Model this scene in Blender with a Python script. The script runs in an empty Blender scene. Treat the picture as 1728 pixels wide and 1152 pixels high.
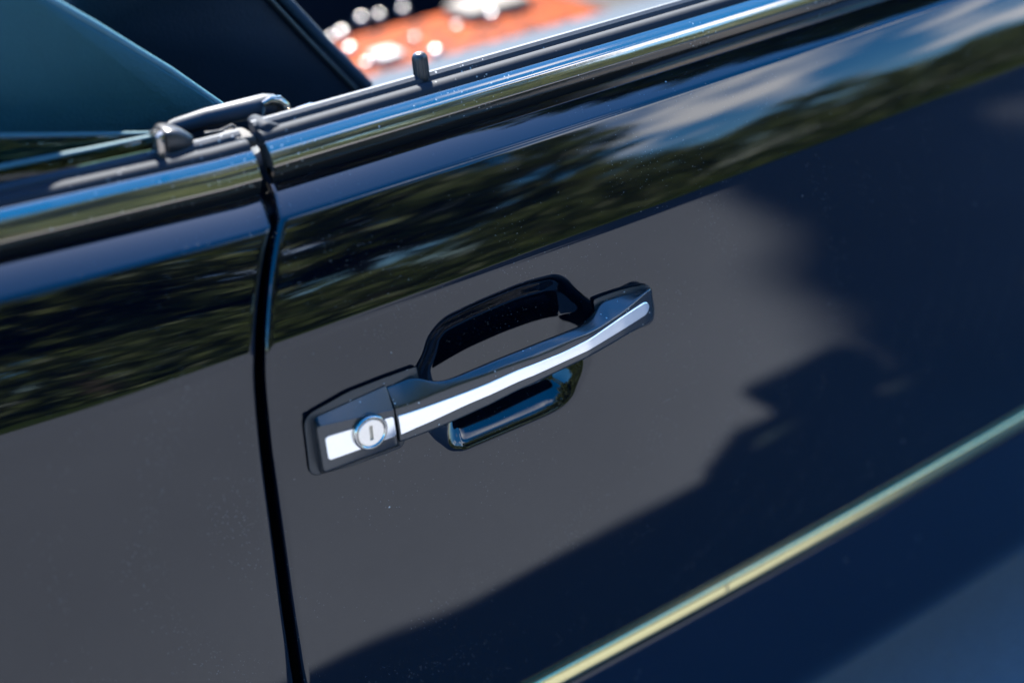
import bpy, math, random
import numpy as np
from mathutils import Matrix, Vector

random.seed(7)
scene = bpy.context.scene
COL = scene.collection

# ------------------------------------------------------------------ camera
FPX, PW, PH = 2400.0, 1728.0, 1152.0          # focal length in photo pixels (50 mm on 36 mm)
YAW, PITCH, ROLL = map(math.radians, (31.0, 28.7, -5.4))
_f = np.array([math.sin(YAW)*math.cos(PITCH), math.cos(YAW)*math.cos(PITCH), -math.sin(PITCH)])
_r = np.array([math.cos(YAW), -math.sin(YAW), 0.0])
_u = np.cross(_r, _f)
CR = _r*math.cos(ROLL) + _u*math.sin(ROLL)
CU = -_r*math.sin(ROLL) + _u*math.cos(ROLL)
CP = np.array([-0.3488, -0.6273, 1.1355])     # camera height 1.14 m, 0.63 m off the door
cam_d = bpy.data.cameras.new('camera')
cam = bpy.data.objects.new('camera', cam_d)
COL.objects.link(cam)
cam.matrix_world = Matrix(((CR[0], CU[0], -_f[0], CP[0]), (CR[1], CU[1], -_f[1], CP[1]),
                           (CR[2], CU[2], -_f[2], CP[2]), (0, 0, 0, 1)))
cam_d.sensor_width = 36; cam_d.lens = 50
cam_d.clip_start = 0.02; cam_d.clip_end = 2000
cam_d.dof.use_dof = True
cam_d.dof.focus_distance = 0.84
cam_d.dof.aperture_fstop = 2.6
cam_d.dof.aperture_blades = 9
scene.camera = cam

# ------------------------------------------------------------------ light
SUN_V = Vector((0.40, 1.0, 1.351)).normalized() # towards the sun: behind the car, so the car shades the ground this side
SUN_EL = math.asin(SUN_V.z); SUN_AZ = math.atan2(SUN_V.x, SUN_V.y)
w = bpy.data.worlds.new('World'); scene.world = w; w.use_nodes = True
nt = w.node_tree; N = nt.nodes; L = nt.links
for n in list(N): N.remove(n)
out = N.new('ShaderNodeOutputWorld'); bg = N.new('ShaderNodeBackground')
sky = N.new('ShaderNodeTexSky'); sky.sky_type = 'NISHITA'; sky.sun_disc = False
sky.sun_elevation = SUN_EL; sky.sun_rotation = SUN_AZ
sky.air_density = 1.0; sky.dust_density = 0.9; sky.ozone_density = 5.0
bg.inputs['Strength'].default_value = 0.104
tc = N.new('ShaderNodeTexCoord')
sep = N.new('ShaderNodeSeparateXYZ'); L.new(tc.outputs['Generated'], sep.inputs[0])
def mth(op, a, b=None):
    m = N.new('ShaderNodeMath'); m.operation = op
    for i, v in enumerate((a, b)):
        if v is None: continue
        if isinstance(v, (int, float)): m.inputs[i].default_value = v
        else: L.new(v, m.inputs[i])
    return m.outputs[0]
zc = mth('ADD', mth('MAXIMUM', sep.outputs[2], 0.0), 0.18)
comb = N.new('ShaderNodeCombineXYZ')
L.new(mth('DIVIDE', sep.outputs[0], zc), comb.inputs[0])
L.new(mth('DIVIDE', sep.outputs[1], zc), comb.inputs[1])
comb.inputs[2].default_value = 3.7
cn = N.new('ShaderNodeTexNoise'); cn.inputs['Scale'].default_value = 1.5
cn.inputs['Detail'].default_value = 7; cn.inputs['Roughness'].default_value = 0.55
L.new(comb.outputs[0], cn.inputs['Vector'])
cr = N.new('ShaderNodeValToRGB'); cr.color_ramp.elements[0].position = 0.665
cr.color_ramp.elements[1].position = 0.77
bank = N.new('ShaderNodeVectorMath'); bank.operation = 'DISTANCE'      # a large cumulus bank ahead of the car
L.new(comb.outputs[0], bank.inputs[0]); bank.inputs[1].default_value = (1.45, -1.55, 3.7)
bk_ = mth('MULTIPLY', mth('MAXIMUM', mth('SUBTRACT', 1.0, mth('DIVIDE', bank.outputs['Value'], 1.35)), 0.0), 0.33)
L.new(mth('ADD', cn.outputs[0], bk_), cr.inputs[0])
mix = N.new('ShaderNodeMix'); mix.data_type = 'RGBA'
hsv = N.new('ShaderNodeHueSaturation'); hsv.inputs['Saturation'].default_value = 1.38; L.new(sky.outputs[0], hsv.inputs['Color'])
L.new(cr.outputs[0], mix.inputs[0]); L.new(hsv.outputs[0], mix.inputs[6])
mix.inputs[7].default_value = (8.2, 8.4, 9.0, 1)
L.new(mix.outputs[2], bg.inputs[0]); L.new(bg.outputs[0], out.inputs[0])

sd = bpy.data.lights.new('sun', 'SUN'); sd.energy = 4.3; sd.angle = math.radians(0.53)
sd.color = (1.0, 0.955, 0.88)
sun = bpy.data.objects.new('sun', sd); COL.objects.link(sun)
sun.location = (0, 6, 8)
sun.rotation_euler = (-SUN_V).to_track_quat('-Z', 'Y').to_euler()

scene.view_settings.view_transform = 'Standard'
scene.view_settings.look = 'None'
scene.view_settings.gamma = 1.0
scene.view_settings.exposure = 3.0
scene.render.engine = 'CYCLES'
scene.cycles.use_denoising = True
scene.cycles.max_bounces = 10
scene.cycles.glossy_bounces = 6
scene.cycles.sample_clamp_indirect = 20

# ------------------------------------------------------------------ helpers
def ray(px, py):
    return CR*(px-PW/2)/FPX - CU*(py-PH/2)/FPX + _f
def un(px, py, y=0.0):
    """point where the sight line of a photo pixel meets the upright plane at depth y (0 = door skin)"""
    v = ray(px, py); return CP + v*((y-CP[1])/v[1])
def interp(xs, pts):
    pts = sorted(pts); return np.interp(xs, [p[0] for p in pts], [p[1] for p in pts])
def mat(name):
    m = bpy.data.materials.new(name); m.use_nodes = True
    return m, m.node_tree.nodes, m.node_tree.links, m.node_tree.nodes['Principled BSDF']
def simple(name, col, rough=0.5, metal=0.0, bump=None, spec=0.5, var=0.0, vscale=30.0):
    m, n, l, p = mat(name)
    p.inputs['Base Color'].default_value = (*col, 1)
    p.inputs['Roughness'].default_value = rough
    p.inputs['Metallic'].default_value = metal
    p.inputs['Specular IOR Level'].default_value = spec
    t = n.new('ShaderNodeTexCoord')
    if var:
        no = n.new('ShaderNodeTexNoise'); no.inputs['Scale'].default_value = vscale; no.inputs['Detail'].default_value = 5
        l.new(t.outputs['Object'], no.inputs['Vector'])
        hs = n.new('ShaderNodeHueSaturation'); hs.inputs['Color'].default_value = (*col, 1)
        mr = n.new('ShaderNodeMapRange'); mr.inputs[3].default_value = 1-var; mr.inputs[4].default_value = 1+var
        l.new(no.outputs[0], mr.inputs[0]); l.new(mr.outputs[0], hs.inputs['Value']); l.new(hs.outputs[0], p.inputs['Base Color'])
    if bump:
        no = n.new('ShaderNodeTexNoise'); no.inputs['Scale'].default_value = bump[0]; no.inputs['Detail'].default_value = 3
        l.new(t.outputs['Object'], no.inputs['Vector'])
        b = n.new('ShaderNodeBump'); b.inputs['Strength'].default_value = bump[1]; b.inputs['Distance'].default_value = bump[2]
        l.new(no.outputs[0], b.inputs['Height']); l.new(b.outputs[0], p.inputs['Normal'])
    return m
def dusty(m, scale, radius, density, amount, col=(0.55, 0.55, 0.53), veil=0.0):
    """mixes small dust specks (and a thin even veil) over a material's surface shader"""
    n, l = m.node_tree.nodes, m.node_tree.links
    o = n['Material Output']; src = o.inputs['Surface'].links[0].from_socket
    t = n.new('ShaderNodeTexCoord')
    v = n.new('ShaderNodeTexVoronoi'); v.inputs['Scale'].default_value = scale
    l.new(t.outputs['Object'], v.inputs['Vector'])
    sx = n.new('ShaderNodeSeparateColor'); l.new(v.outputs['Color'], sx.inputs[0])
    big = n.new('ShaderNodeTexNoise'); big.inputs['Scale'].default_value = 14.0; big.inputs['Detail'].default_value = 3
    l.new(t.outputs['Object'], big.inputs['Vector'])
    def M(op, a, b):
        q = n.new('ShaderNodeMath'); q.operation = op
        for i, x in enumerate((a, b)):
            if isinstance(x, (int, float)): q.inputs[i].default_value = x
            else: l.new(x, q.inputs[i])
        return q.outputs[0]
    keep = M('LESS_THAN', sx.outputs[0], M('MULTIPLY', M('MAXIMUM', M('SUBTRACT', big.outputs[0], 0.42), 0.02), density*10))
    rad = M('MULTIPLY', M('POWER', sx.outputs[1], 2.5), radius)
    spot = M('LESS_THAN', v.outputs['Distance'], M('ADD', rad, radius*0.15))
    fac = M('ADD', M('MULTIPLY', M('MULTIPLY', keep, spot), amount), veil)
    d = n.new('ShaderNodeBsdfDiffuse'); d.inputs[0].default_value = (*col, 1)
    ms = n.new('ShaderNodeMixShader'); l.new(fac, ms.inputs[0]); l.new(src, ms.inputs[1]); l.new(d.outputs[0], ms.inputs[2])
    l.new(ms.outputs[0], o.inputs['Surface'])
    return m

def obj(name, verts, faces, material, parent=None, smooth=True, label=None):
    me = bpy.data.meshes.new(name)
    me.from_pydata([tuple(map(float, v)) for v in verts], [], [tuple(map(int, f)) for f in faces])
    me.materials.append(material)
    if smooth: me.polygons.foreach_set('use_smooth', [True]*len(me.polygons))
    me.validate(); me.update()
    o = bpy.data.objects.new(name, me); COL.objects.link(o)
    if parent: o.parent = parent
    if label: o['label'] = label
    return o
def gridmesh(name, P, material, parent=None, smooth=True, flip=False):
    nr, nc = P.shape[:2]
    me = bpy.data.meshes.new(name)
    idx = np.arange(nr*nc).reshape(nr, nc)
    q = np.stack([idx[:-1, :-1], idx[:-1, 1:], idx[1:, 1:], idx[1:, :-1]], -1).reshape(-1, 4)
    if flip: q = q[:, ::-1]
    me.vertices.add(nr*nc); me.vertices.foreach_set('co', P.reshape(-1).astype(np.float32))
    me.loops.add(q.size); me.loops.foreach_set('vertex_index', q.reshape(-1).astype(np.int32))
    me.polygons.add(len(q)); me.polygons.foreach_set('loop_start', (np.arange(len(q))*4).astype(np.int32))
    me.update(calc_edges=True)
    me.polygons.foreach_set('use_smooth', [smooth]*len(q))
    me.materials.append(material); me.validate(); me.update()
    o = bpy.data.objects.new(name, me); COL.objects.link(o)
    if parent: o.parent = parent
    return o
def rounded(pts, r, k=5):
    """closed 2-D polygon -> rounded loop with k points for each corner"""
    n = len(pts); res = []
    rs = r if hasattr(r, '__len__') else [r]*n
    pts = [np.array(p, float) for p in pts]
    for i in range(n):
        a, b, c = pts[i-1], pts[i], pts[(i+1) % n]
        u = (a-b); v = (c-b); lu, lv = np.linalg.norm(u), np.linalg.norm(v); u = u/lu; v = v/lv
        d = min(rs[i], lu*0.49, lv*0.49)
        p0, p2 = b+u*d, b+v*d
        for j in range(k):
            t = j/(k-1) if k > 1 else 0.5
            res.append((1-t)**2*p0 + 2*t*(1-t)*b + t*t*p2)
    return res
def loft(name, loops, material, parent=None, cap=True, smooth=True, closed=True, angle=None):
    n = len(loops[0]); V = []; Fc = []
    for lp in loops: V += [tuple(p) for p in lp]
    for i in range(len(loops)-1):
        for j in range(n if closed else n-1):
            k = (j+1) % n
            Fc.append((i*n+j, i*n+k, (i+1)*n+k, (i+1)*n+j))
    if cap and closed:
        Fc.append(tuple(range(n))[::-1]); Fc.append(tuple(range((len(loops)-1)*n, len(loops)*n)))
    o = obj(name, V, Fc, material, parent, smooth)
    if angle is not None:
        import bmesh
        bm = bmesh.new(); bm.from_mesh(o.data)
        bmesh.ops.recalc_face_normals(bm, faces=bm.faces)
        for e in bm.edges:
            if len(e.link_faces) == 2 and e.calc_face_angle(0) > angle: e.smooth = False
        bm.to_mesh(o.data); bm.free()
    return o
def fixn(o, angle=0.6):
    import bmesh
    bm = bmesh.new(); bm.from_mesh(o.data); bmesh.ops.recalc_face_normals(bm, faces=bm.faces)
    for e in bm.edges:
        if len(e.link_faces) == 2 and e.calc_face_angle(0) > angle: e.smooth = False
    bm.to_mesh(o.data); bm.free(); return o
def tube(name, path, radius, material, parent=None, seg=12):
    path = [np.array(p, float) for p in path]; loops = []
    for i, p in enumerate(path):
        t = path[min(i+1, len(path)-1)] - path[max(i-1, 0)]; t /= np.linalg.norm(t)
        a = np.cross(t, (0, 0, 1.0)); a /= max(np.linalg.norm(a), 1e-6); b = np.cross(t, a)
        r = radius[i] if hasattr(radius, '__len__') else radius
        loops.append([p + r*(math.cos(q)*a + math.sin(q)*b) for q in np.linspace(0, 2*math.pi, seg, endpoint=False)])
    return fixn(loft(name, loops, material, parent))
def box(name, lo, hi, material, parent=None, bev=0.01, seg=3):
    import bmesh
    bm = bmesh.new(); bmesh.ops.create_cube(bm, size=1.0)
    for v in bm.verts:
        v.co = Vector([lo[i] + (v.co[i]+0.5)*(hi[i]-lo[i]) for i in range(3)])
    if bev: bmesh.ops.bevel(bm, geom=list(bm.edges), offset=bev, segments=seg, profile=0.5, affect='EDGES')
    me = bpy.data.meshes.new(name); bm.to_mesh(me); bm.free(); me.materials.append(material)
    me.polygons.foreach_set('use_smooth', [True]*len(me.polygons))
    o = bpy.data.objects.new(name, me); COL.objects.link(o)
    if parent: o.parent = parent
    return o
def empty(name, loc, label, cat, group=None):
    o = bpy.data.objects.new(name, None); COL.objects.link(o); o.location = loc
    o['label'] = label; o['category'] = cat
    if group: o['group'] = group
    bpy.context.view_layer.update()
    return o

# ------------------------------------------------------------------ materials
def paint_material(name, base, rough, orange):
    m, n, l, p = mat(name)
    p.inputs['Base Color'].default_value = (*base, 1)
    p.inputs['Roughness'].default_value = rough
    p.inputs['IOR'].default_value = 1.52
    t = n.new('ShaderNodeTexCoord')
    no = n.new('ShaderNodeTexNoise'); no.inputs['Scale'].default_value = 260; no.inputs['Detail'].default_value = 2
    l.new(t.outputs['Object'], no.inputs['Vector'])
    b = n.new('ShaderNodeBump'); b.inputs['Strength'].default_value = 1.0; b.inputs['Distance'].default_value = orange
    l.new(no.outputs[0], b.inputs['Height']); l.new(b.outputs[0], p.inputs['Normal'])
    return m
PAINT = dusty(dusty(paint_material('navy_paint', (0.0001, 0.0009, 0.0032), 0.036, 0.000003), 1150, 0.30, 0.10, 0.22), 260, 0.14, 0.010, 0.5)
CLAD = dusty(paint_material('cladding_paint', (0.0002, 0.0035, 0.0125), 0.14, 0.00001), 300, 0.2, 0.03, 0.4)
CHROME = dusty(simple('polished_trim', (0.30, 0.255, 0.21), 0.08, 1.0, bump=(40, 0.25, 0.0004)), 700, 0.30, 0.20, 0.7, veil=0.035)
CHROMELOW = simple('side_trim_metal', (0.62, 0.54, 0.27), 0.17, 1.0, bump=(30, 0.3, 0.0004))
SILVER = simple('silver_insert', (0.92, 0.90, 0.86), 0.33, 1.0)
NICKEL = simple('lock_nickel', (0.70, 0.66, 0.60), 0.28, 1.0, var=0.08, vscale=900)
BEZEL = simple('lock_bezel_chrome', (0.36, 0.34, 0.31), 0.14, 1.0)
SLOT = simple('keyhole_shutter', (0.42, 0.38, 0.31), 0.45, 0.8)
BLACKP = dusty(simple('black_handle_plastic', (0.012, 0.013, 0.014), 0.24, 0.0, spec=0.7, bump=(2200, 0.25, 0.00006)), 600, 0.3, 0.10, 0.5)
GASKET = dusty(simple('gasket_rubber', (0.018, 0.019, 0.020), 0.36, 0.0, bump=(1500, 0.3, 0.0001)), 600, 0.3, 0.12, 0.5)
RUBBER = dusty(simple('weather_rubber', (0.010, 0.014, 0.020), 0.70, 0.0, spec=0.12, bump=(300, 0.3, 0.0003)), 600, 0.3, 0.12, 0.4)
SEALM = dusty(simple('inner_seal_vinyl', (0.010, 0.017, 0.027), 0.5, spec=0.25, bump=(500, 0.3, 0.0003)), 500, 0.3, 0.2, 0.6)
BLACK = simple('gap_rubber', (0.004, 0.004, 0.005), 0.8, spec=0.15)
WORN = simple('worn_rubber', (0.06, 0.058, 0.055), 0.85, bump=(600, 0.9, 0.0015), var=0.6, vscale=500)
TEAL = simple('teal_leather', (0.010, 0.055, 0.068), 0.65, spec=0.25, bump=(700, 0.5, 0.0008), var=0.12, vscale=60)
TEALP = simple('teal_piping', (0.03, 0.10, 0.125), 0.45, bump=(900, 0.4, 0.0005))
NAVYL = simple('navy_leather', (0.0005, 0.008, 0.017), 0.55, spec=0.2, bump=(400, 0.4, 0.0006), var=0.2, vscale=20)
PALEL = simple('pale_blue_leather', (0.030, 0.042, 0.056), 0.8, spec=0.1, bump=(300, 0.4, 0.001), var=0.15, vscale=12)
CARPET = simple('dark_carpet', (0.006, 0.010, 0.016), 0.95, bump=(900, 0.8, 0.002))
KNOB = simple('switch_chrome', (0.45, 0.43, 0.42), 0.32, 1.0)
BLACKSAT = simple('black_trim', (0.012, 0.013, 0.015), 0.35)
TYRE = simple('tyre_rubber', (0.02, 0.02, 0.02), 0.8)
RIM = simple('wheel_alloy', (0.5, 0.5, 0.5), 0.3, 1.0)
def wood_material():
    m, n, l, p = mat('orange_wood')
    t = n.new('ShaderNodeTexCoord')
    wv = n.new('ShaderNodeTexNoise'); wv.inputs['Scale'].default_value = 18; wv.inputs['Detail'].default_value = 6; wv.inputs['Distortion'].default_value = 2.5
    l.new(t.outputs['Object'], wv.inputs['Vector'])
    r = n.new('ShaderNodeValToRGB'); e = r.color_ramp.elements
    e[0].position = 0.4; e[0].color = (0.03, 0.006, 0.003, 1); e[1].position = 0.62; e[1].color = (0.20, 0.036, 0.005, 1)
    l.new(wv.outputs[0], r.inputs[0]); l.new(r.outputs[0], p.inputs['Base Color'])
    p.inputs['Roughness'].default_value = 0.55; p.inputs['Specular IOR Level'].default_value = 0.03
    return m
WOOD = wood_material()
def glass_material():
    m, n, l, p = mat('green_tinted_glass')
    n.remove(p)
    g = n.new('ShaderNodeBsdfGlossy'); g.inputs['Roughness'].default_value = 0.0
    tr = n.new('ShaderNodeBsdfTransparent'); tr.inputs[0].default_value = (0.42, 0.55, 0.45, 1)
    fr = n.new('ShaderNodeFresnel'); fr.inputs['IOR'].default_value = 1.5
    ms = n.new('ShaderNodeMixShader'); l.new(fr.outputs[0], ms.inputs[0]); l.new(tr.outputs[0], ms.inputs[1]); l.new(g.outputs[0], ms.inputs[2])
    l.new(ms.outputs[0], n['Material Output'].inputs['Surface'])
    return m
GLASS = glass_material()
GLASSEDGE = simple('ground_glass_edge', (0.035, 0.09, 0.105), 0.6, spec=0.2)
def asphalt_material():
    m, n, l, p = mat('pale_asphalt')
    t = n.new('ShaderNodeTexCoord')
    a = n.new('ShaderNodeTexNoise'); a.inputs['Scale'].default_value = 160; a.inputs['Detail'].default_value = 4; a.inputs['Roughness'].default_value = 0.7
    b = n.new('ShaderNodeTexNoise'); b.inputs['Scale'].default_value = 1.3; b.inputs['Detail'].default_value = 6
    l.new(t.outputs['Object'], a.inputs['Vector']); l.new(t.outputs['Object'], b.inputs['Vector'])
    r = n.new('ShaderNodeValToRGB'); e = r.color_ramp.elements
    e[0].position = 0.3; e[0].color = (0.108, 0.118, 0.136, 1); e[1].position = 0.7; e[1].color = (0.232, 0.252, 0.288, 1)
    l.new(a.outputs[0], r.inputs[0])
    mx = n.new('ShaderNodeMix'); mx.data_type = 'RGBA'; mx.blend_type = 'MULTIPLY'; mx.inputs[0].default_value = 0.4
    l.new(r.outputs[0], mx.inputs[6]); l.new(b.outputs[0], mx.inputs[7]); l.new(mx.outputs[2], p.inputs['Base Color'])
    bp = n.new('ShaderNodeBump'); bp.inputs['Strength'].default_value = 0.6; bp.inputs['Distance'].default_value = 0.004
    l.new(a.outputs[0], bp.inputs['Height']); l.new(bp.outputs[0], p.inputs['Normal'])
    p.inputs['Roughness'].default_value = 0.95; p.inputs['Specular IOR Level'].default_value = 0.08
    return m
def leaf_material(name, c0, c1):
    m, n, l, p = mat(name)
    oi = n.new('ShaderNodeNewGeometry'); t = n.new('ShaderNodeTexCoord')
    no = n.new('ShaderNodeTexNoise'); no.inputs['Scale'].default_value = 1.1; no.inputs['Detail'].default_value = 4
    l.new(t.outputs['Object'], no.inputs['Vector'])
    r = n.new('ShaderNodeValToRGB'); e = r.color_ramp.elements
    e[0].position = 0.3; e[0].color = (*c0, 1); e[1].position = 0.7; e[1].color = (*c1, 1)
    l.new(no.outputs[0], r.inputs[0]); l.new(r.outputs[0], p.inputs['Base Color'])
    p.inputs['Roughness'].default_value = 0.55
    tl = n.new('ShaderNodeBsdfTranslucent'); l.new(r.outputs[0], tl.inputs[0])
    ms = n.new('ShaderNodeMixShader'); ms.inputs[0].default_value = 0.3
    l.new(p.outputs[0], ms.inputs[1]); l.new(tl.outputs[0], ms.inputs[2]); l.new(ms.outputs[0], n['Material Output'].inputs['Surface'])
    return m
LEAFA = leaf_material('leaf_green', (0.06, 0.085, 0.018), (0.18, 0.215, 0.045))
LEAFB = leaf_material('leaf_dark', (0.035, 0.055, 0.016), (0.13, 0.165, 0.038))
BARK = simple('bark', (0.07, 0.055, 0.04), 0.9, bump=(8, 0.8, 0.03), var=0.3, vscale=6)
GRASS = simple('mown_grass', (0.034, 0.052, 0.014), 0.95, spec=0.0, var=0.3, vscale=3, bump=(60, 0.8, 0.03))

# ------------------------------------------------------------------ setting
def sheet(name, lo, hi, z, material):
    o = obj(name, [(lo[0], lo[1], z), (hi[0], lo[1], z), (hi[0], hi[1], z), (lo[0], hi[1], z)], [(0, 1, 2, 3)], material, smooth=False)
    o['kind'] = 'structure'; return o
sheet('ground', (-400, -400), (400, 400), 0.0, asphalt_material())
lawn = sheet('lawn', (-120, -120), (120, -8.5), 0.004, GRASS)

def crown_mesh(name, rx, rz, nclump, nleaf, size, seed, material, base=0.0, cl=1.0, rmin=0.35):
    rg = np.random.default_rng(seed); V = []; Fc = []
    for c in range(nclump):
        d = rg.normal(size=3); d /= np.linalg.norm(d); rr = rg.uniform(rmin, 1.0)**0.6
        cc = d*rr*np.array([rx, rx, rz]); cs = rg.uniform(0.16, 0.34)*rx*cl
        for k in range(nleaf):
            q = rg.normal(size=3); q /= np.linalg.norm(q)
            p = cc + q*cs*rg.uniform(0.4, 1.0)*np.array([1.15, 1.15, 0.75])
            a = rg.normal(size=3); a /= np.linalg.norm(a); b = np.cross(a, q); b /= max(np.linalg.norm(b), 1e-6)
            s = size*rg.uniform(0.6, 1.3); i = len(V)
            V += [p-a*s, p+b*s*0.6, p+a*s, p-b*s*0.6]; Fc.append((i, i+1, i+2, i+3))
    V = [v + np.array([0, 0, base]) for v in V]
    me = bpy.data.meshes.new(name); me.from_pydata([tuple(v) for v in V], [], Fc); me.materials.append(material); me.update()
    return me
def trunk_mesh(name, h, r, seed, spread):
    rg = np.random.default_rng(seed); V = []; Fc = []
    def limb(p0, p1, r0, r1, n=7, bend=0.1):
        base = len(V); off = rg.normal(size=3)*bend
        for i in range(5):
            t = i/4; c = p0*(1-t)+p1*t+off*math.sin(math.pi*t); rad = r0*(1-t)+r1*t
            for j in range(n):
                a = 2*math.pi*j/n; V.append((c[0]+rad*math.cos(a), c[1]+rad*math.sin(a), c[2]))
        for i in range(4):
            for j in range(n):
                k = (j+1) % n; Fc.append((base+i*n+j, base+i*n+k, base+(i+1)*n+k, base+(i+1)*n+j))
    limb(np.array([0, 0, -0.05]), np.array([0, 0, h]), r, r*0.45)
    for q in range(7):
        a = q*2.4+rg.uniform(0, 1); z0 = h*rg.uniform(0.45, 0.95)
        limb(np.array([0, 0, z0]), np.array([math.cos(a)*spread, math.sin(a)*spread, z0+spread*rg.uniform(0.5, 1.1)]), r*0.4, r*0.08)
    me = bpy.data.meshes.new(name); me.from_pydata(V, [], Fc); me.materials.append(BARK); me.update()
    me.polygons.foreach_set('use_smooth', [True]*len(me.polygons)); return me
CROWNS = [crown_mesh('crown_a', 3.2, 3.6, 75, 75, 0.20, 1, LEAFA, 6.0), crown_mesh('crown_b', 3.6, 3.0, 80, 75, 0.20, 2, LEAFB, 5.2),
          crown_mesh('crown_c', 2.4, 2.4, 55, 70, 0.16, 3, LEAFA, 4.0)]
TRUNKS = [trunk_mesh('trunk_a', 6.0, 0.24, 1, 1.6), trunk_mesh('trunk_b', 5.2, 0.28, 2, 1.8), trunk_mesh('trunk_c', 4.0, 0.16, 3, 1.1)]
def tree(kind, x, y, s, rz, label, group=None):
    t = empty('tree', (x, y, 0.0), label, 'tree', group); t.rotation_euler.z = rz; t.scale = (s, s, s)
    for nm, me in (('crown', CROWNS[kind]), ('trunk', TRUNKS[kind])):
        o = bpy.data.objects.new(nm, me); COL.objects.link(o); o.parent = t
    return t
TL = ['tall tree with a broad airy crown above the hedge', 'dark tree with a rounded crown behind the hedge']
for i, (k, x, y, s) in enumerate([(0, -6.0, -16, 1.2), (1, -1.6, -14.5, 1.35), (0, 2.4, -15.5, 1.3), (1, 6.0, -15, 1.1), (0, 9.8, -17, 0.62), (1, 13.2, -18, 0.52)]):
    tree(k, x, y, s, i*1.3, TL[k], 'trees behind the hedge')
for i, (x, y, s) in enumerate([(17, -17, 0.75), (21, -16.5, 0.65), (25.5, -17.5, 0.7)]):
    tree(2, x, y, s, i*2.0, 'low young tree beside the end of the hedge', 'young trees beside the hedge end')
CROWNS.append(crown_mesh('crown_d', 3.4, 2.6, 2800, 18, 0.10, 9, LEAFA, 5.2, 0.2, 0.6)); TRUNKS.append(TRUNKS[1])
tree(3, 12.40, 8.2, 2.2, 0.4, 'very tall leafy tree standing ahead of the parked car')
def hedge():
    rg = np.random.default_rng(5); V = []; Fc = []
    for k in range(14000):
        x = rg.uniform(-14, 30); h = 2.5 + 0.35*math.sin(x*0.9)+0.15*math.sin(x*2.3)
        p = np.array([x, -11.5+rg.uniform(-0.6, 0.6), rg.uniform(0.02, h)]); a = rg.normal(size=3); a /= np.linalg.norm(a)
        b = np.cross(a, rg.normal(size=3)); b /= np.linalg.norm(b); s = rg.uniform(0.07, 0.16); i = len(V)
        V += [p-a*s, p+b*s*0.7, p+a*s, p-b*s*0.7]; Fc.append((i, i+1, i+2, i+3))
    o = obj('hedge', V, Fc, LEAFB, smooth=False)
    o['label'] = 'clipped dark green hedge in front of the trees'; o['category'] = 'hedge'
hedge()
def woodland():
    rg = np.random.default_rng(8); V = []; Fc = []
    for k in range(15000):
        x = rg.uniform(-26, 19); h = 7.5 + 1.2*math.sin(x*0.45)+0.8*math.sin(x*1.3+1) - 5.2*min(1, max(0, (x-4)/7))
        p = np.array([x, -25+rg.uniform(-2, 2), h*rg.uniform(0, 1)**0.8]); a = rg.normal(size=3); a /= np.linalg.norm(a)
        b = np.cross(a, rg.normal(size=3)); b /= np.linalg.norm(b); s = rg.uniform(0.2, 0.45); i = len(V)
        V += [p-a*s, p+b*s*0.7, p+a*s, p-b*s*0.7]; Fc.append((i, i+1, i+2, i+3))
    o = obj('woodland', V, Fc, LEAFB, smooth=False); o['kind'] = 'stuff'
    o['label'] = 'dense dark woodland edge far behind the hedge'; o['category'] = 'woodland'
woodland()

# ------------------------------------------------------------------ body surface
# cross-section of the car side: (length in m, tilt of the outward normal above level at start and end in degrees)
SEGS = [(0.20, -5.0, -3.0), (0.110, -2.2, -0.8), (0.199, -0.8, 0.8), (0.006, 0.8, 12.3), (0.0590, 12.3, 25.0), (0.0035, 25.0, 58.0), (0.0225, 58.0, 67.0)]
def profile():
    S, Y, Z, T = [0.0], [0.0], [0.0], [SEGS[0][1]]
    for ln, a, b in SEGS:
        n = max(8, int(ln/0.0004)); ds = ln/n
        for i in range(n):
            t = math.radians(a+(b-a)*(i+0.5)/n)
            S.append(S[-1]+ds); Y.append(Y[-1]+ds*math.sin(t)); Z.append(Z[-1]+ds*math.cos(t)); T.append(math.degrees(t))
    S, Y, Z = map(np.array, (S, Y, Z))
    ic = np.searchsorted(S, 0.20+0.110+0.199)     # the crease sits at z = 0.782
    Z = Z - Z[ic] + 0.781; Y = Y - np.interp(0.72, Z[:ic+1], Y[:ic+1])
    return S, Y, Z, np.array(T)
PS, PY, PZ, PT = profile()
S_BOT, S_STRIP, S_CREASE, S_TOP = 0.0, 0.20, 0.509, PS[-1]
Z_TOP, Y_TOP = PZ[-1], PY[-1]
def bow(x): return x*x/(2*13.0)
def wav(x, z):
    return 0.00006*np.sin(x*23+z*9+1) + 0.00005*np.sin(x*11-z*31+2) + 0.00002*np.sin(x*61+z*47) + 0.00002*np.sin(x*37-z*83+0.7)
def lift(x):
    """the quarter panel's shoulder rises behind the door"""
    return -0.0033 + 0.058*np.maximum(0, -0.105-x)
def surf(x, s, quarter=False):
    y = np.interp(s, PS, PY); z = np.interp(s, PS, PZ)
    k = np.clip((z-0.785)/(Z_TOP-0.785), 0, 1)
    dz = k*lift(x) if quarter else 0.0
    return y + bow(x) + wav(x, z), z + dz
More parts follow.
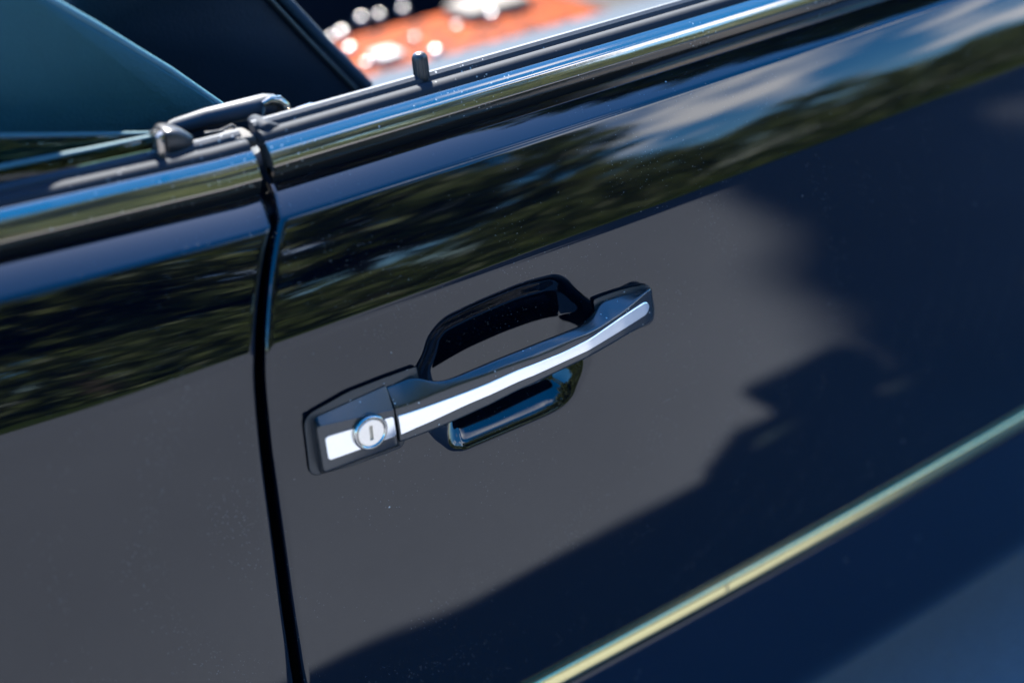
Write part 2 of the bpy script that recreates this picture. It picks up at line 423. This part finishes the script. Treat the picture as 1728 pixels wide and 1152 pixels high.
# seam between door and quarter panel (door rear edge), traced on the skin
SEAM_PX = [(433, 232), (450.6, 277), (458, 308), (464, 338), (464, 373), (455, 418), (449, 464), (444, 510), (441, 556), (439, 602), (440, 640), (446, 710), (453, 780), (472, 919), (486, 1023), (505, 1152)]
def on_skin(px, py):
    y = 0.0
    for _ in range(30):
        q = un(px, py, y); y = 0.5*y + 0.5*(float(np.interp(q[2], PZ, PY)) + q[0]*q[0]/26.0)
    return q
SEAM = sorted([(float(q[0]), float(q[2])) for q in (on_skin(*p) for p in SEAM_PX)], key=lambda t: t[1])
SEAM = [(SEAM[0][0], 0.25)] + SEAM + [(SEAM[-1][0]+0.001, 0.93)]
def seam(z):
    z = np.asarray(z, float); r = 0
    for o in (-0.012, -0.006, 0, 0.006, 0.012):
        r = r + np.interp(z+o, [p[1] for p in SEAM], [p[0] for p in SEAM])
    return r/5

# handle pocket outline (traced, on the door plane)
POCK = [(699, 626), (711, 598.5), (722.5, 566), (747, 537), (781.7, 518), (823.7, 499), (881, 476), (919, 465), (940, 461), (957, 465), (972.6, 477), (990, 497), (1003, 520),
        (1004, 560), (999, 600), (986, 638), (968, 671.5), (940, 693.7), (875, 723), (794, 757.6), (773, 762), (757, 760), (742, 751), (722, 732), (704, 690), (696, 655)]
PK = np.array([un(px, py, 0.0)[[0, 2]] for px, py in POCK])
def catmull(P, n=10):
    r = []
    for i in range(len(P)):
        p0, p1, p2, p3 = P[i-1], P[i], P[(i+1) % len(P)], P[(i+2) % len(P)]
        for t in np.linspace(0, 1, n, endpoint=False):
            r.append(0.5*((2*p1)+(-p0+p2)*t+(2*p0-5*p1+4*p2-p3)*t*t+(-p0+3*p1-3*p2+p3)*t**3))
    return np.array(r)
PKD = catmull(PK, 8)
def sdist(X, Z):
    """signed distance to the pocket outline, positive inside"""
    shp = X.shape; Q = np.stack([X.ravel(), Z.ravel()], -1)
    A = PKD; B = np.roll(PKD, -1, 0); best = np.full(len(Q), 1e9); inside = np.zeros(len(Q), bool)
    for a, b in zip(A, B):
        ab = b-a; t = np.clip(((Q-a)@ab)/(ab@ab+1e-18), 0, 1); d = np.linalg.norm(Q-a-t[:, None]*ab, axis=1)
        best = np.minimum(best, d)
        c = ((a[1] > Q[:, 1]) != (b[1] > Q[:, 1]))
        with np.errstate(divide='ignore', invalid='ignore'):
            xi = (b[0]-a[0])*(Q[:, 1]-a[1])/(b[1]-a[1])+a[0]
        inside ^= c & (Q[:, 0] < xi)
    return (best*np.where(inside, 1, -1)).reshape(shp)
PZC = 0.5*(PK[:, 1].min()+PK[:, 1].max())
def pocket(X, Z):
    d = sdist(X, Z) + 0.0012
    up = np.clip((Z-PZC)/0.035, -1, 1)*0.5+0.5
    wdt = 0.026*(1-up) + 0.0175*up
    t = np.clip(d/wdt, 0, 1)
    h = t*t*(3-2*t)
    bowl = np.clip(1-((X-0.025)/0.085)**2-((Z-PZC+0.012)/0.06)**2, -1.2, 1)
    return (0.0108-0.0036*np.clip((Z-PZC)/0.04, -1, 1)+0.0024*bowl)*h

car = empty('convertible_car', (0.3, 0.8, 0.0), 'navy convertible car with black door handle and bright trim', 'car')
CARI = car.matrix_world.inverted()
def P_(o):
    """parent under the car, keeping the mesh where it was modelled"""
    o.parent = car; o.matrix_parent_inverse = CARI; return o
def sub(o, part):
    o.parent = part; return o

# ---- door skin
def span(a, b, st): return list(np.arange(a, b, st))
EDGE = [(0.0045, 0.030), (0.0030, 0.020), (0.0016, 0.012), (0.0006, 0.0080), (0.0002, 0.0050), (0.0001, 0.0030), (0.0004, 0.0018), (0.0010, 0.0009), (0.0018, 0.0003), (0.0030, 0.0000)]  # rolled edge: (along, inward)
rows = np.array(span(S_STRIP-0.02, 0.375, 0.004)+span(0.375, 0.515, 0.0007)+span(0.515, 0.575, 0.0012)+span(0.575, S_TOP, 0.0006)+[S_TOP])
fx = np.array(span(-0.074, -0.055, 0.003)+span(-0.055, 0.11, 0.0007)+span(0.11, 0.62, 0.005)+span(0.62, 1.32, 0.02)+[1.32])
BL = np.array([0, .02, .05, .09, .14, .2, .27, .35, .44, .54, .64, .75, .87, 1.0])
rows = np.array([r for i, r in enumerate(rows) if i == 0 or r-rows[i-1] > 2e-4])
zr = np.interp(rows, PS, PZ); sx = seam(zr)
gapw = 0.0025
P = np.zeros((len(rows), len(EDGE)+len(BL)+len(fx), 3))
for i, s in enumerate(rows):
    x0 = sx[i]+gapw
    xs = np.concatenate([[x0+e[0] for e in EDGE], x0+0.0048+BL*(-0.0765-x0-0.0048), fx])
    y, z = surf(xs, np.full_like(xs, s))
    y[:len(EDGE)] += [e[1] for e in EDGE]
    P[i, :, 0], P[i, :, 1], P[i, :, 2] = xs, y, z
m = (P[:, :, 2] > PK[:, 1].min()-0.01) & (P[:, :, 2] < PK[:, 1].max()+0.01) & (P[:, :, 0] > PK[:, 0].min()-0.01) & (P[:, :, 0] < PK[:, 0].max()+0.01)
P[:, :, 1][m] += pocket(P[:, :, 0][m], P[:, :, 2][m])
door = P_(gridmesh('door', P, PAINT))
door['label'] = 'glossy navy front door skin with scooped handle pocket'

# ---- quarter panel
qx = np.array(span(-1.25, -0.5, 0.03)+span(-0.5, -0.16, 0.006))
EDGEQ = [(-e[0], e[1]) for e in EDGE][::-1]
qrows = np.array(span(S_BOT+0.02, 0.50, 0.006)+span(0.50, 0.575, 0.0012)+span(0.575, S_TOP, 0.0006)+[S_TOP])
qrows = np.array([r for i, r in enumerate(qrows) if i == 0 or r-qrows[i-1] > 2e-4]); Q = np.zeros((len(qrows), len(qx)+10+len(EDGEQ), 3)); zq = np.interp(qrows, PS, PZ); sq = seam(zq)
for i, s in enumerate(qrows):
    x1 = sq[i]-gapw
    a = x1-0.0050
    xs = np.concatenate([qx, -0.158+(a+0.158)*np.array([0, .15, .3, .45, .58, .7, .8, .88, .95, 1.0]), [x1+e[0] for e in EDGEQ]])
    y, z = surf(xs, np.full_like(xs, s), True)
    y[-len(EDGEQ):] += [e[1] for e in EDGEQ]
    Q[i, :, 0], Q[i, :, 1], Q[i, :, 2] = xs, y, z
quarter = P_(gridmesh('quarter_panel', Q, PAINT))
quarter['label'] = 'glossy navy rear quarter panel'

# ---- front fender beyond the door
fxs = np.array([1.328, 1.33, 1.335]+span(1.34, 2.1, 0.04)); frows = np.array(span(0.02, S_TOP, 0.006))
FX, FS = np.meshgrid(fxs, frows); fy, fz = surf(FX, FS); fy[:, 0] += 0.02
P_(gridmesh('fender', np.stack([FX, fy, fz], -1), PAINT))

# ---- mouldings: swept cross-sections given as tilt segments
def sweep(name, segs, y0, z0, xs, material, quarter=False, dzx=None, close=0.006, endcap=True, step=0.0004, ycut=None):
    Y, Z = [y0], [z0]
    for ln, a, b in segs:
        n = max(3, int(ln/step)); ds = ln/n
        for i in range(n):
            t = math.radians(a+(b-a)*(i+0.5)/n); Y.append(Y[-1]+ds*math.sin(t)); Z.append(Z[-1]+ds*math.cos(t))
    Yb = Y + [Y[-1]+close, Y[0]+close]; Zb = Z + [Z[-1]-0.0008, Z[0]+0.0005]
    loops = []
    for x in xs:
        dz = float(dzx(x)) if dzx else 0.0
        loops.append([(x, yy+float(bow(x)), zz+dz) for yy, zz in zip(Yb, Zb)])
    o = fixn(loft(name, loops, material, None, cap=endcap), 0.7)
    return o, (Y[-1], Z[-1])
xsd = np.array([-0.0834, -0.0830]+span(-0.078, 0.6, 0.02)+span(0.6, 1.31, 0.06))
xsq = np.array(span(-1.2, -0.13, 0.03)+[-0.112, -0.0915, -0.0910])
# black channel under the bright moulding, then the moulding, rubber and inner seal
GAPZ, BELT_IN = 0.0034, 0.0015
chan = [(0.012, 0, 0)]
belt = [(0.0070, -30, -25), (0.0008, -24, 8), (0.0058, 9, 20), (0.0022, 21, 34), (0.0056, 36, 56), (0.0015, 60, 88)]
beltq = [(0.0050, -30, -25), (0.0008, -24, 8), (0.0088, 9, 20), (0.0020, 21, 34), (0.0048, 36, 56), (0.0015, 60, 88)]
rub = [(0.0036, 4, 25), (0.0038, 32, 78), (0.004, 85, 100), (0.003, 110, 150)]
def belts(part, xs, dz, top=None):
    c, _ = sweep('channel_rubber', chan, Y_TOP+0.0030, Z_TOP-0.004, xs, BLACK, dzx=dz); sub(c, part)
    b, (by, bz) = sweep('belt_moulding', beltq if dz else belt, Y_TOP+BELT_IN, Z_TOP+GAPZ, xs, CHROME, dzx=dz, close=0.010); sub(b, part)
    r, (ry, rz) = sweep('weather_strip', rub, by-0.0010, bz-0.0012, xs, RUBBER, dzx=dz); sub(r, part)
    sb = tube('window_seal', [(x, ry+0.0045+float(bow(x)), rz+0.0012+(float(dz(x)) if dz else 0)) for x in xs], 0.0042, SEALM, None, 10); sub(sb, part)
    return (by, bz), (ry, rz)
(BY, BZ), (RY, RZ) = belts(door, xsd, None)
belts(quarter, xsq, lambda x: lift(x))

# ---- remaining car body (mostly out of the picture): keeps shade and mirror images right
P_(box('door_lining', (-0.088, 0.045, 0.30), (1.30, 0.105, 0.862), NAVYL, bev=0.012))
P_(box('door_jamb', (-0.165, 0.034, 0.28), (-0.075, 0.16, 0.845), BLACK, bev=0.004))
P_(box('quarter_lining', (-1.2, 0.075, 0.28), (-0.17, 0.13, 0.84), NAVYL, bev=0.01))
P_(box('floor_pan', (-1.2, 0.08, 0.27), (2.05, 1.52, 0.33), CARPET, bev=0.01))
P_(box('body_side', (-1.25, 1.50, 0.27), (2.1, 1.60, 0.90), NAVYL, bev=0.02))
P_(box('bulkhead', (-1.25, 0.10, 0.30), (-0.95, 1.5, 0.93), NAVYL, bev=0.03))
P_(box('dashboard', (1.02, 0.11, 0.45), (2.05, 1.5, 0.90), BLACKSAT, bev=0.05, seg=4))

# windscreen frame and door mirror: they shape the edge of the car's shadow on the ground
WX = 0.36
ws = P_(tube('windscreen_frame', [(1.16+WX, 0.10, 0.86), (1.0+WX, 0.16, 1.02), (0.82+WX, 0.26, 1.20), (0.74+WX, 0.34, 1.25), (0.71+WX, 0.8, 1.275), (0.74+WX, 1.26, 1.25), (0.82+WX, 1.34, 1.20), (1.0+WX, 1.44, 1.02), (1.16+WX, 1.50, 0.86)], 0.024, PAINT))
gl = obj('windscreen_glass', [(1.14+WX, 0.13, 0.88), (0.83+WX, 0.28, 1.19), (0.74+WX, 0.36, 1.235), (0.74+WX, 1.24, 1.235), (0.83+WX, 1.32, 1.19), (1.14+WX, 1.47, 0.88)], [(0, 1, 2, 3, 4, 5)], GLASS, smooth=False); sub(gl, ws)
mir = P_(box('door_mirror', (1.17, -0.06, 0.875), (1.40, 0.05, 0.935), PAINT, bev=0.026, seg=5))
sub(tube('mirror_stalk', [(1.26, 0.055, 0.865), (1.25, 0.03, 0.90)], 0.016, BLACKSAT), mir)
wheel = None
for wx in (-1.62, 1.75):
    for wy in (0.13, 1.47):
        pr = [(0.315, -0.09), (0.325, -0.07), (0.325, 0.07), (0.315, 0.09), (0.20, 0.095), (0.20, -0.095)]
        n = 40; V = []; Fc = []
        for j in range(n):
            a = 2*math.pi*j/n
            for r_, o_ in pr: V.append((wx+r_*math.cos(a), wy+0.02+o_*0.9, 0.325+r_*math.sin(a)))
        k = len(pr)
        for j in range(n):
            for i in range(k):
                Fc.append((j*k+i, j*k+(i+1) % k, ((j+1) % n)*k+(i+1) % k, ((j+1) % n)*k+i))
        wl = P_(fixn(obj('wheel', V, Fc, TYRE)))
        loops = []
        for yy, rr in ((-0.06, 0.199), (-0.075, 0.17), (-0.05, 0.06), (0.05, 0.06), (0.06, 0.199)):
            loops.append([(wx+rr*math.cos(a), wy+0.02+yy, 0.325+rr*math.sin(a)) for a in np.linspace(0, 2*math.pi, 32, endpoint=False)])
        sub(fixn(loft('rim', loops, RIM)), wl)

# ------------------------------------------------------------------ lower body
STZ = np.interp(S_STRIP, PS, PZ); STY = np.interp(S_STRIP, PS, PY)
xst = np.array(span(-0.13, 1.31, 0.05)+[1.31])
side, _ = sweep('side_moulding', [(0.0020, -80, -30), (0.0016, -24, -2), (0.0056, 3, 13), (0.0030, 13, 26), (0.0018, 50, 86)], STY-0.0040, STZ-0.0085, xst, CHROMELOW, close=0.009); P_(side)
for jx, jy, jr in ((1228, 990, 0.0010), (1496, 846, 0.0005)):
    q = un(jx, jy, STY-0.005)
    sub(tube('trim_joint', [(q[0]-0.001, STY-0.0040+float(bow(q[0])), STZ-0.0062), (q[0], STY-0.0056+float(bow(q[0])), STZ-0.0030), (q[0]+0.001, STY-0.0046+float(bow(q[0])), STZ+0.0008)], [jr*0.8, jr, jr*0.7], WORN, seg=6), side)
side['label'] = 'bright side moulding with yellow-green reflections'
cl_s = np.linspace(0, 1, 40); cl = []
CX = np.array(span(-0.135, 1.31, 0.03)+[1.31])
cz = STZ-0.0090-cl_s*0.205; cy = STY-0.0022+0.0075*np.clip((cl_s-0.02)/0.98, 0, 1) + 0.045*np.clip((cl_s-0.62)/0.38, 0, 1)**2
cy[0] += 0.006
CY, CXX = np.meshgrid(cy, CX, indexing='ij'); CZ, _ = np.meshgrid(cz, CX, indexing='ij')
G = np.stack([CXX, CY+bow(CXX), CZ], -1)[::-1]
P_(gridmesh('cladding', G, CLAD))
P_(box('sill', (-1.2, 0.075, 0.262), (2.05, 0.12, 0.32), BLACK, bev=0.01))

# ------------------------------------------------------------------ door handle
def curve(pts, d):
    """traced photo pixels -> list of (x, z) at d metres proud of the skin (d may vary: a list)"""
    ds = d if hasattr(d, '__len__') else [d]*len(pts)
    return [tuple(un(px, py, -dd)[[0, 2]]) for (px, py), dd in zip(pts, ds)]
XL, XR = un(670, 700, -0.011)[0], un(1101, 520, -0.005)[0]
TOPF = [(664, 690), (690, 682.6), (735, 664.5), (779, 647), (856.7, 617.8), (931, 590), (969.5, 572), (1019, 549), (1052, 527.6), (1080, 503), (1095, 489)]
BOTF = [(673, 750), (690, 744.5), (735, 727.5), (779, 708.5), (875, 662), (935, 634), (999, 603), (1030, 586), (1060, 568), (1085, 555), (1101, 545)]
BACK = [(650, 652), (675, 643), (698, 633), (715, 639.5), (739.6, 643.5), (766, 636.7), (842.8, 604), (919, 573.7), (966, 555.6), (990, 546), (1001, 535), (1007, 521), (1012, 509), (1052, 496), (1095, 487)]
def front_depth(x):
    return np.interp(x, [-0.06, -0.03, 0.0, 0.03, 0.07, 0.10, 0.12, 0.132], [0.0100, 0.0130, 0.0165, 0.0180, 0.0172, 0.0130, 0.0095, 0.0070])
def fcurve(pts, off):
    """traced pixels on the front face: depth and position solved together"""
    r = []
    for px, py in pts:
        d = 0.012
        for _ in range(20): q = un(px, py, -d); d = float(front_depth(q[0]))+off
        r.append((float(q[0]), float(q[2])))
    return r
tf = fcurve(TOPF, 0.0); bf = fcurve(BOTF, 0.0006)
bdep = [0.0026, 0.0028, 0.0040, 0.0072, 0.0098, 0.0115, 0.0128, 0.0130, 0.0120, 0.0100, 0.0075, 0.0045, 0.0030, 0.0025, 0.0025]
bk = curve(BACK, bdep); bkd = [(p[0], d) for p, d in zip(bk, bdep)]
def sm(xs, pts):
    r = 0
    for o in np.linspace(-0.005, 0.005, 61): r = r+interp(xs+o, pts)
    return r/61
gx = np.concatenate([np.linspace(XL, 0.085, 90), np.linspace(0.0865, XR, 34)])
loops = []
for x in gx:
    e = max(0.0, (x-(XR-0.006))/0.006); rd = math.sqrt(max(0.0, 1-e*e))      # rounded nose
    d1 = float(front_depth(x)); zt = float(sm(x, tf)); zb = float(sm(x, bf)); zk = float(sm(x, bk)); d2 = float(sm(x, bkd))
    zk = max(zk, zt-0.001)
    d2 = min(d2, d1-0.0022)
    zm = 0.5*(zt+zb); zt = zm+(zt-zm)*(0.75+0.25*rd); zb = zm+(zb-zm)*(0.72+0.28*rd); zk = zm+(zk-zm)*(0.75+0.25*rd); d1 = d2+0.001+(d1-d2-0.001)*(0.55+0.45*rd)
    db = max(0.0004, d2-0.0075)
    lp = rounded([(d1, zt), (d2, zk), (db, zk-0.0045), (db, zb+0.004), (d1+0.0007, zb)], [0.0016, 0.0018, 0.003, 0.003, 0.0030], 6)
    loops.append([(x, -p[0]+float(bow(x)), p[1]) for p in lp])
handle = P_(loft('door_handle', loops, BLACKP, None)); fixn(handle, 0.9)
handle['label'] = 'black pull handle with silver insert and key lock'
# silver insert along the grip, following its front face
INT = [(673, 701.5), (690, 696.5), (735, 680.5), (782.6, 663), (875, 624), (949, 595.6), (1002.5, 568), (1052, 534), (1085, 512.7), (1093, 508)]
INB = [(679, 733.5), (690, 728), (735, 708.5), (790, 682.6), (877, 643.7), (920, 625.7), (993.7, 592), (1060, 552), (1080, 539.5), (1094, 530)]
it = fcurve(INT, 0.0007); ib = fcurve(INB, 0.0012)
x0i, x1i = un(676, 718, -0.012)[0], un(1091, 522, -0.0065)[0]
loops = []
for x in np.concatenate([[x0i, x0i+0.0004], np.linspace(x0i+0.002, x1i-0.005, 70), x1i-0.005+0.005*np.sin(np.linspace(0.1, 1.0, 10)*math.pi/2)]):
    zt, zb = float(sm(x, it)), float(sm(x, ib)); d = float(front_depth(x)); zm = 0.5*(zt+zb)
    e = max(0, (x-(x1i-0.005))/0.005); rd = math.sqrt(max(0.02, 1-e*e)); zt = zm+(zt-zm)*rd; zb = zm+(zb-zm)*rd
    fd = lambda z: d + 0.0007*np.clip((float(sm(x, tf))-z)/max(1e-4, float(sm(x, tf))-float(sm(x, bf))), 0, 1)
    pr = 0.0007
    pts = [(fd(zb)-0.001, zb), (fd(zb)+pr*0.6, zb), (fd(zb)+pr, zb+0.0004), (fd(zm)+pr*1.15, zm), (fd(zt)+pr, zt-0.0004), (fd(zt)+pr*0.6, zt), (fd(zt)-0.001, zt)]
    loops.append([(x, -p[0]+float(bow(x)), p[1]) for p in pts])
sub(fixn(loft('grip_insert', loops, SILVER), 0.5), handle)
# lock housing behind the split line
def plate(name, levels, material, rad, k=6, part=handle):
    """levels: (pixel polygon, depth, scale towards centroid)"""
    L_ = []
    for poly, d, sc in levels:
        q = np.array(curve(poly, d)); c = q.mean(0); q = c+(q-c)*sc
        L_.append([(p[0], -d+float(bow(p[0])), p[1]) for p in rounded(q, rad, k)])
    return sub(fixn(loft(name, L_, material), 0.55), part)
HB = [(529, 707), (651, 651), (676, 752), (541, 802)]
HF = [(535, 719.5), (665, 689.3), (671, 750.5), (548, 798)]
plate('lock_housing', [(HB, 0.0012, 1.0), (HB, 0.0030, 1.0), (HF, 0.0086, 1.012), (HF, 0.0096, 1.0), (HF, 0.0099, 0.965)], BLACKP, [0.0025, 0.0008, 0.001, 0.003])
HI = [(548.7, 738), (600, 722.5), (664.5, 702.5), (669.5, 734.5), (607, 758.6), (555, 777.5)]
plate('housing_insert', [(HI, 0.0090, 1.0), (HI, 0.0103, 1.0), (HI, 0.0105, 0.99)], SILVER, [0.0025, 0.0002, 0.002, 0.002, 0.0002, 0.0025])
GB = [(512, 704), (587.5, 661), (650, 636.5), (703, 617.5), (708, 650), (680, 754), (600, 784), (524, 806)]
plate('gasket', [(GB, 0.0005, 1.0), (GB, 0.0014, 1.0), (GB, 0.0021, 0.988), (GB, 0.0022, 0.965)], GASKET, [0.007, 0.004, 0.004, 0.002, 0.002, 0.003, 0.003, 0.006])
GE = [(1001, 506), (1018, 499), (1052, 488), (1097, 479), (1106, 520), (1104, 545), (1055, 564), (1005, 588), (1010, 555)]
plate('gasket', [(GE, 0.0003, 1.0), (GE, 0.0014, 1.0), (GE, 0.0021, 0.985), (GE, 0.0022, 0.96)], GASKET, [0.002, 0.004, 0.004, 0.005, 0.004, 0.005, 0.004, 0.002, 0.002])
# lock cylinder
lc = un(627, 730.5, -0.0125); yb = -0.0196
def ring(r, d, n=64): return [(lc[0]+r*math.cos(a), -d, lc[2]+r*math.sin(a)) for a in np.linspace(0, 2*math.pi, n, endpoint=False)]
RB = 0.0106
bez = loft('lock_bezel', [ring(RB-0.0002, 0.0072), ring(RB, 0.0107), ring(RB-0.0001, 0.0119), ring(RB-0.0006, 0.0127), ring(RB-0.0013, 0.0130), ring(RB-0.0019, 0.0127), ring(RB-0.0025, 0.0117), ring(RB-0.0029, 0.0113), ring(RB-0.0031, 0.0107)], BEZEL, cap=False); sub(fixn(bez, 1.2), handle)
RF = RB-0.0024
n = 64; rect = []; hx, hz, ang = 0.0011, 0.0046, math.radians(-3)
for a in np.linspace(0, 2*math.pi, n, endpoint=False):
    c, s_ = math.cos(a), math.sin(a); t = min(hx/max(abs(c), 1e-6), hz/max(abs(s_), 1e-6)); X_, Z_ = c*t, s_*t
    rect.append((X_*math.cos(ang)-Z_*math.sin(ang), X_*math.sin(ang)+Z_*math.cos(ang)))
def rl(d, k=1.0): return [(lc[0]+p[0]*k, -d, lc[2]+p[1]*k) for p in rect]
face = loft('lock_cylinder', [ring(RF, 0.0097), ring(RF, 0.0119), ring(RF-0.0004, 0.0123), rl(0.0123), rl(0.0107)], NICKEL, cap=False); sub(fixn(face, 0.5), handle)
sub(loft('keyhole_shutter', [rl(0.0103, 0.99), rl(0.0113, 0.99)], SLOT, smooth=False), handle)

# ------------------------------------------------------------------ belt-line fittings
def pin():
    b = un(712, 131, 0.062); h = 0.0150; R0 = 0.0046; prof = [(-0.012, 1.0), (h-0.0045, 1.0), (h-0.0028, 0.96), (h-0.0014, 0.80), (h-0.0005, 0.52), (h, 0.12)]
    lps = []
    for zz, rr in prof:
        lp = []
        for j in range(72):
            a = 2*math.pi*j/72; gr = 1-0.09*(0.5+0.5*math.cos(a*18))*(1 if zz < h-0.002 else 0)
            lp.append((b[0]+R0*rr*gr*math.cos(a), b[1]+R0*rr*gr*math.sin(a), b[2]+zz))
        lps.append(lp)
    o = loft('lock_pin', lps, BLACKSAT); sub(fixn(o, 1.2), door); return b
PB = pin()

# quarter glass, its end cap and the soft parts round the belt joint
def slab(name, px, y0, th, material, rad=0.006, k=6, parent=None, emax=0.012):
    q = [un(a, b, y0)[[0, 2]] for a, b in px]
    lp = rounded(q, rad, k); c = np.mean(lp, 0)
    e = min(0.35*th, emax); L_ = []
    for t, off in ((0, 1.0), (0.35, 0.35), (1.0, 0.0)):
        L_.append((y0+e*t, off))
    L_ += [(y0+th-e, 0.0), (y0+th-e*0.35, 0.35), (y0+th, 1.0)]
    loops = []
    for yy, off in L_:
        loops.append([(p[0]+(c[0]-p[0])/np.linalg.norm(c-p)*e*off, yy, p[1]+(c[1]-p[1])/np.linalg.norm(c-p)*e*off) for p in lp])
    return fixn(loft(name, loops, material, parent), 0.8)
def path(px, y): 
    ys = y if hasattr(y, '__len__') else [y]*len(px)
    return [un(a, b, yy) for (a, b), yy in zip(px, ys)]
qw = P_(slab('quarter_window', [(-260, 338), (0, 283), (266, 230), (272, 300), (-260, 470)], 0.064, 0.004, GLASS, 0.002)); qw['label'] = 'green tinted quarter glass lowered into the body'
sub(tube('glass_edge', path([(-260, 338), (0, 283), (150, 254), (266, 230)], 0.066), 0.0016, GLASSEDGE), qw)
ip = sub(slab('pane', [(-260, 232), (0, 230), (268, 226), (272, 300), (-260, 470)], 0.082, 0.004, GLASS, 0.002), qw)
sub(tube('glass_edge', path([(-260, 232), (0, 230), (140, 228), (268, 226)], 0.084), 0.0015, GLASSEDGE), qw)
sub(slab('end_cap', [(264, 232), (276, 224), (280, 266), (270, 272)], 0.056, 0.012, CHROME, 0.0006, emax=0.0008), qw)
sub(slab('end_block', [(277, 222), (305, 220), (330, 232), (328, 246), (290, 268), (281, 270)], 0.060, 0.018, BLACKSAT, 0.004, emax=0.0020), qw)
# upholstered side trim behind the glass
tr = P_(slab('side_trim', [(-420, -330), (-120, -128), (85, 0), (230, 85), (330, 149), (384, 186), (300, 212), (200, 330), (-420, 420)], 0.115, 0.10, TEAL, [0.02, 0.05, 0.05, 0.05, 0.05, 0.008, 0.01, 0.01, 0.01], emax=0.004))
tr['label'] = 'teal leather side trim panel'
sub(tube('piping', path([(-120, -128), (0, -52), (85, 1), (160, 43), (230, 86), (285, 119), (330, 150), (372, 179)], 0.119), 0.0026, TEALP), tr)
sub(tube('trim_roll', path([(200, 252), (250, 236), (300, 214), (350, 199), (400, 188), (446, 178), (462, 177)], [0.105, 0.10, 0.096, 0.09, 0.086, 0.084, 0.084]), [0.004, 0.0045, 0.005, 0.0055, 0.006, 0.0066, 0.006], SEALM), tr)
# seal end cap at the joint
sub(tube('seal_hood', path([(444, 176), (456, 169), (470, 170), (482, 180), (488, 194), (490, 206)], 0.078), [0.0016, 0.0024, 0.003, 0.003, 0.0026, 0.0022], CHROME), quarter)
sub(slab('seal_end', [(446, 178), (468, 174), (483, 190), (486, 212), (448, 222)], 0.080, 0.02, WORN, 0.003, emax=0.0015), quarter)
sub(tube('seal_thread', path([(446, 180), (444, 196), (439, 210), (437, 222), (432, 230)], 0.078), 0.0009, WORN), quarter)
sub(tube('seal_thread', path([(345, 225), (372, 221), (392, 211), (398, 216), (408, 227), (424, 229)], 0.076), 0.0008, WORN), quarter)
sub(slab('seal_block', [(396, 234), (434, 228), (438, 246), (408, 256)], 0.058, 0.02, WORN, 0.002, emax=0.0012), quarter)
sub(slab('weather_strip_end', [(440, 215), (452, 206), (484, 215), (482, 232), (452, 247), (446, 236)], 0.052, 0.02, RUBBER, 0.003, emax=0.0015), door)
sub(tube('seal_tube', path([(488, 203), (505, 194), (525, 188), (541, 186)], 0.070), [0.003, 0.0046, 0.0048, 0.0042], CHROME), door)

# ------------------------------------------------------------------ interior
st = P_(slab('seat', [(330, -180), (400, -92), (490, 2), (560, 76), (632, 148), (720, 330), (420, 420), (100, 40), (150, -150)], 0.25, 0.46, NAVYL, [0.05, 0.06, 0.05, 0.05, 0.03, 0.03, 0.03, 0.05, 0.05]))
st['label'] = 'dark navy leather front seat backrest'
sub(tube('piping', path([(330, -165), (400, -86), (484, 3), (553, 77), (622, 146)], 0.252), 0.004, PALEL), st)
sub(tube('bolster_seam', path([(380, -86), (458, 3), (530, 80), (600, 152)], 0.2495), 0.0022, BLACKSAT), st)
sub(box('seat_cushion', (0.0, 0.26, 0.36), (0.46, 0.70, 0.50), NAVYL, bev=0.05, seg=4), st)
co = P_(box('centre_console', (0.10, 0.76, 0.33), (0.90, 1.04, 0.60), BLACKSAT, bev=0.02)); co['label'] = 'centre console with orange wood veneer'
sub(box('wood_veneer', (0.28, 0.775, 0.598), (0.74, 1.02, 0.612), WOOD, bev=0.006), co)
sub(box('armrest', (0.18, 0.52, 0.40), (0.80, 0.735, 0.668), PALEL, bev=0.05, seg=5), co)
for (a, b, r_) in [(577, 52, .008), (590, 80, .008), (610, 28, .007), (640, 22, .006), (735, 84, .008), (560, 60, .006), (700, 60, .005), (618, 104, .006), (770, 40, .005), (680, 12, .006), (830, 22, .007)]:
    v = ray(a, b); t = (0.622-CP[2])/v[2]; c = CP+v*t
    lps = []
    for q in np.linspace(0.02, 0.98, 12)*math.pi:
        lps.append([(c[0]+r_*math.sin(q)*math.cos(p_), c[1]+r_*math.sin(q)*math.sin(p_), c[2]-0.004+r_*0.9*math.cos(q)) for p_ in np.linspace(0, 2*math.pi, 20, endpoint=False)])
    sub(loft('switch', lps, KNOB), co)
v = ray(652, 92); c = CP+v*((0.62-CP[2])/v[2])
sub(box('ashtray_lid', (c[0]-0.017, c[1]-0.02, 0.61), (c[0]+0.017, c[1]+0.02, 0.624), simple('cream_enamel', (0.30, 0.28, 0.26), 0.5, spec=0.2), bev=0.005), co)
v = ray(820, 8); c = CP+v*((0.62-CP[2])/v[2])
sub(box('switch_panel', (c[0]-0.05, c[1]-0.04, 0.608), (c[0]+0.05, c[1]+0.03, 0.628), simple('cream_panel', (0.14, 0.125, 0.105), 0.6, spec=0.1), bev=0.008), co)
v = ray(655, 42); c = CP+v*((0.64-CP[2])/v[2])
lev = sub(tube('gear_lever', [(c[0], c[1], 0.61), (c[0], c[1], 0.65), (c[0], c[1], 0.665)], [0.010, 0.014, 0.006], BLACKSAT), co)
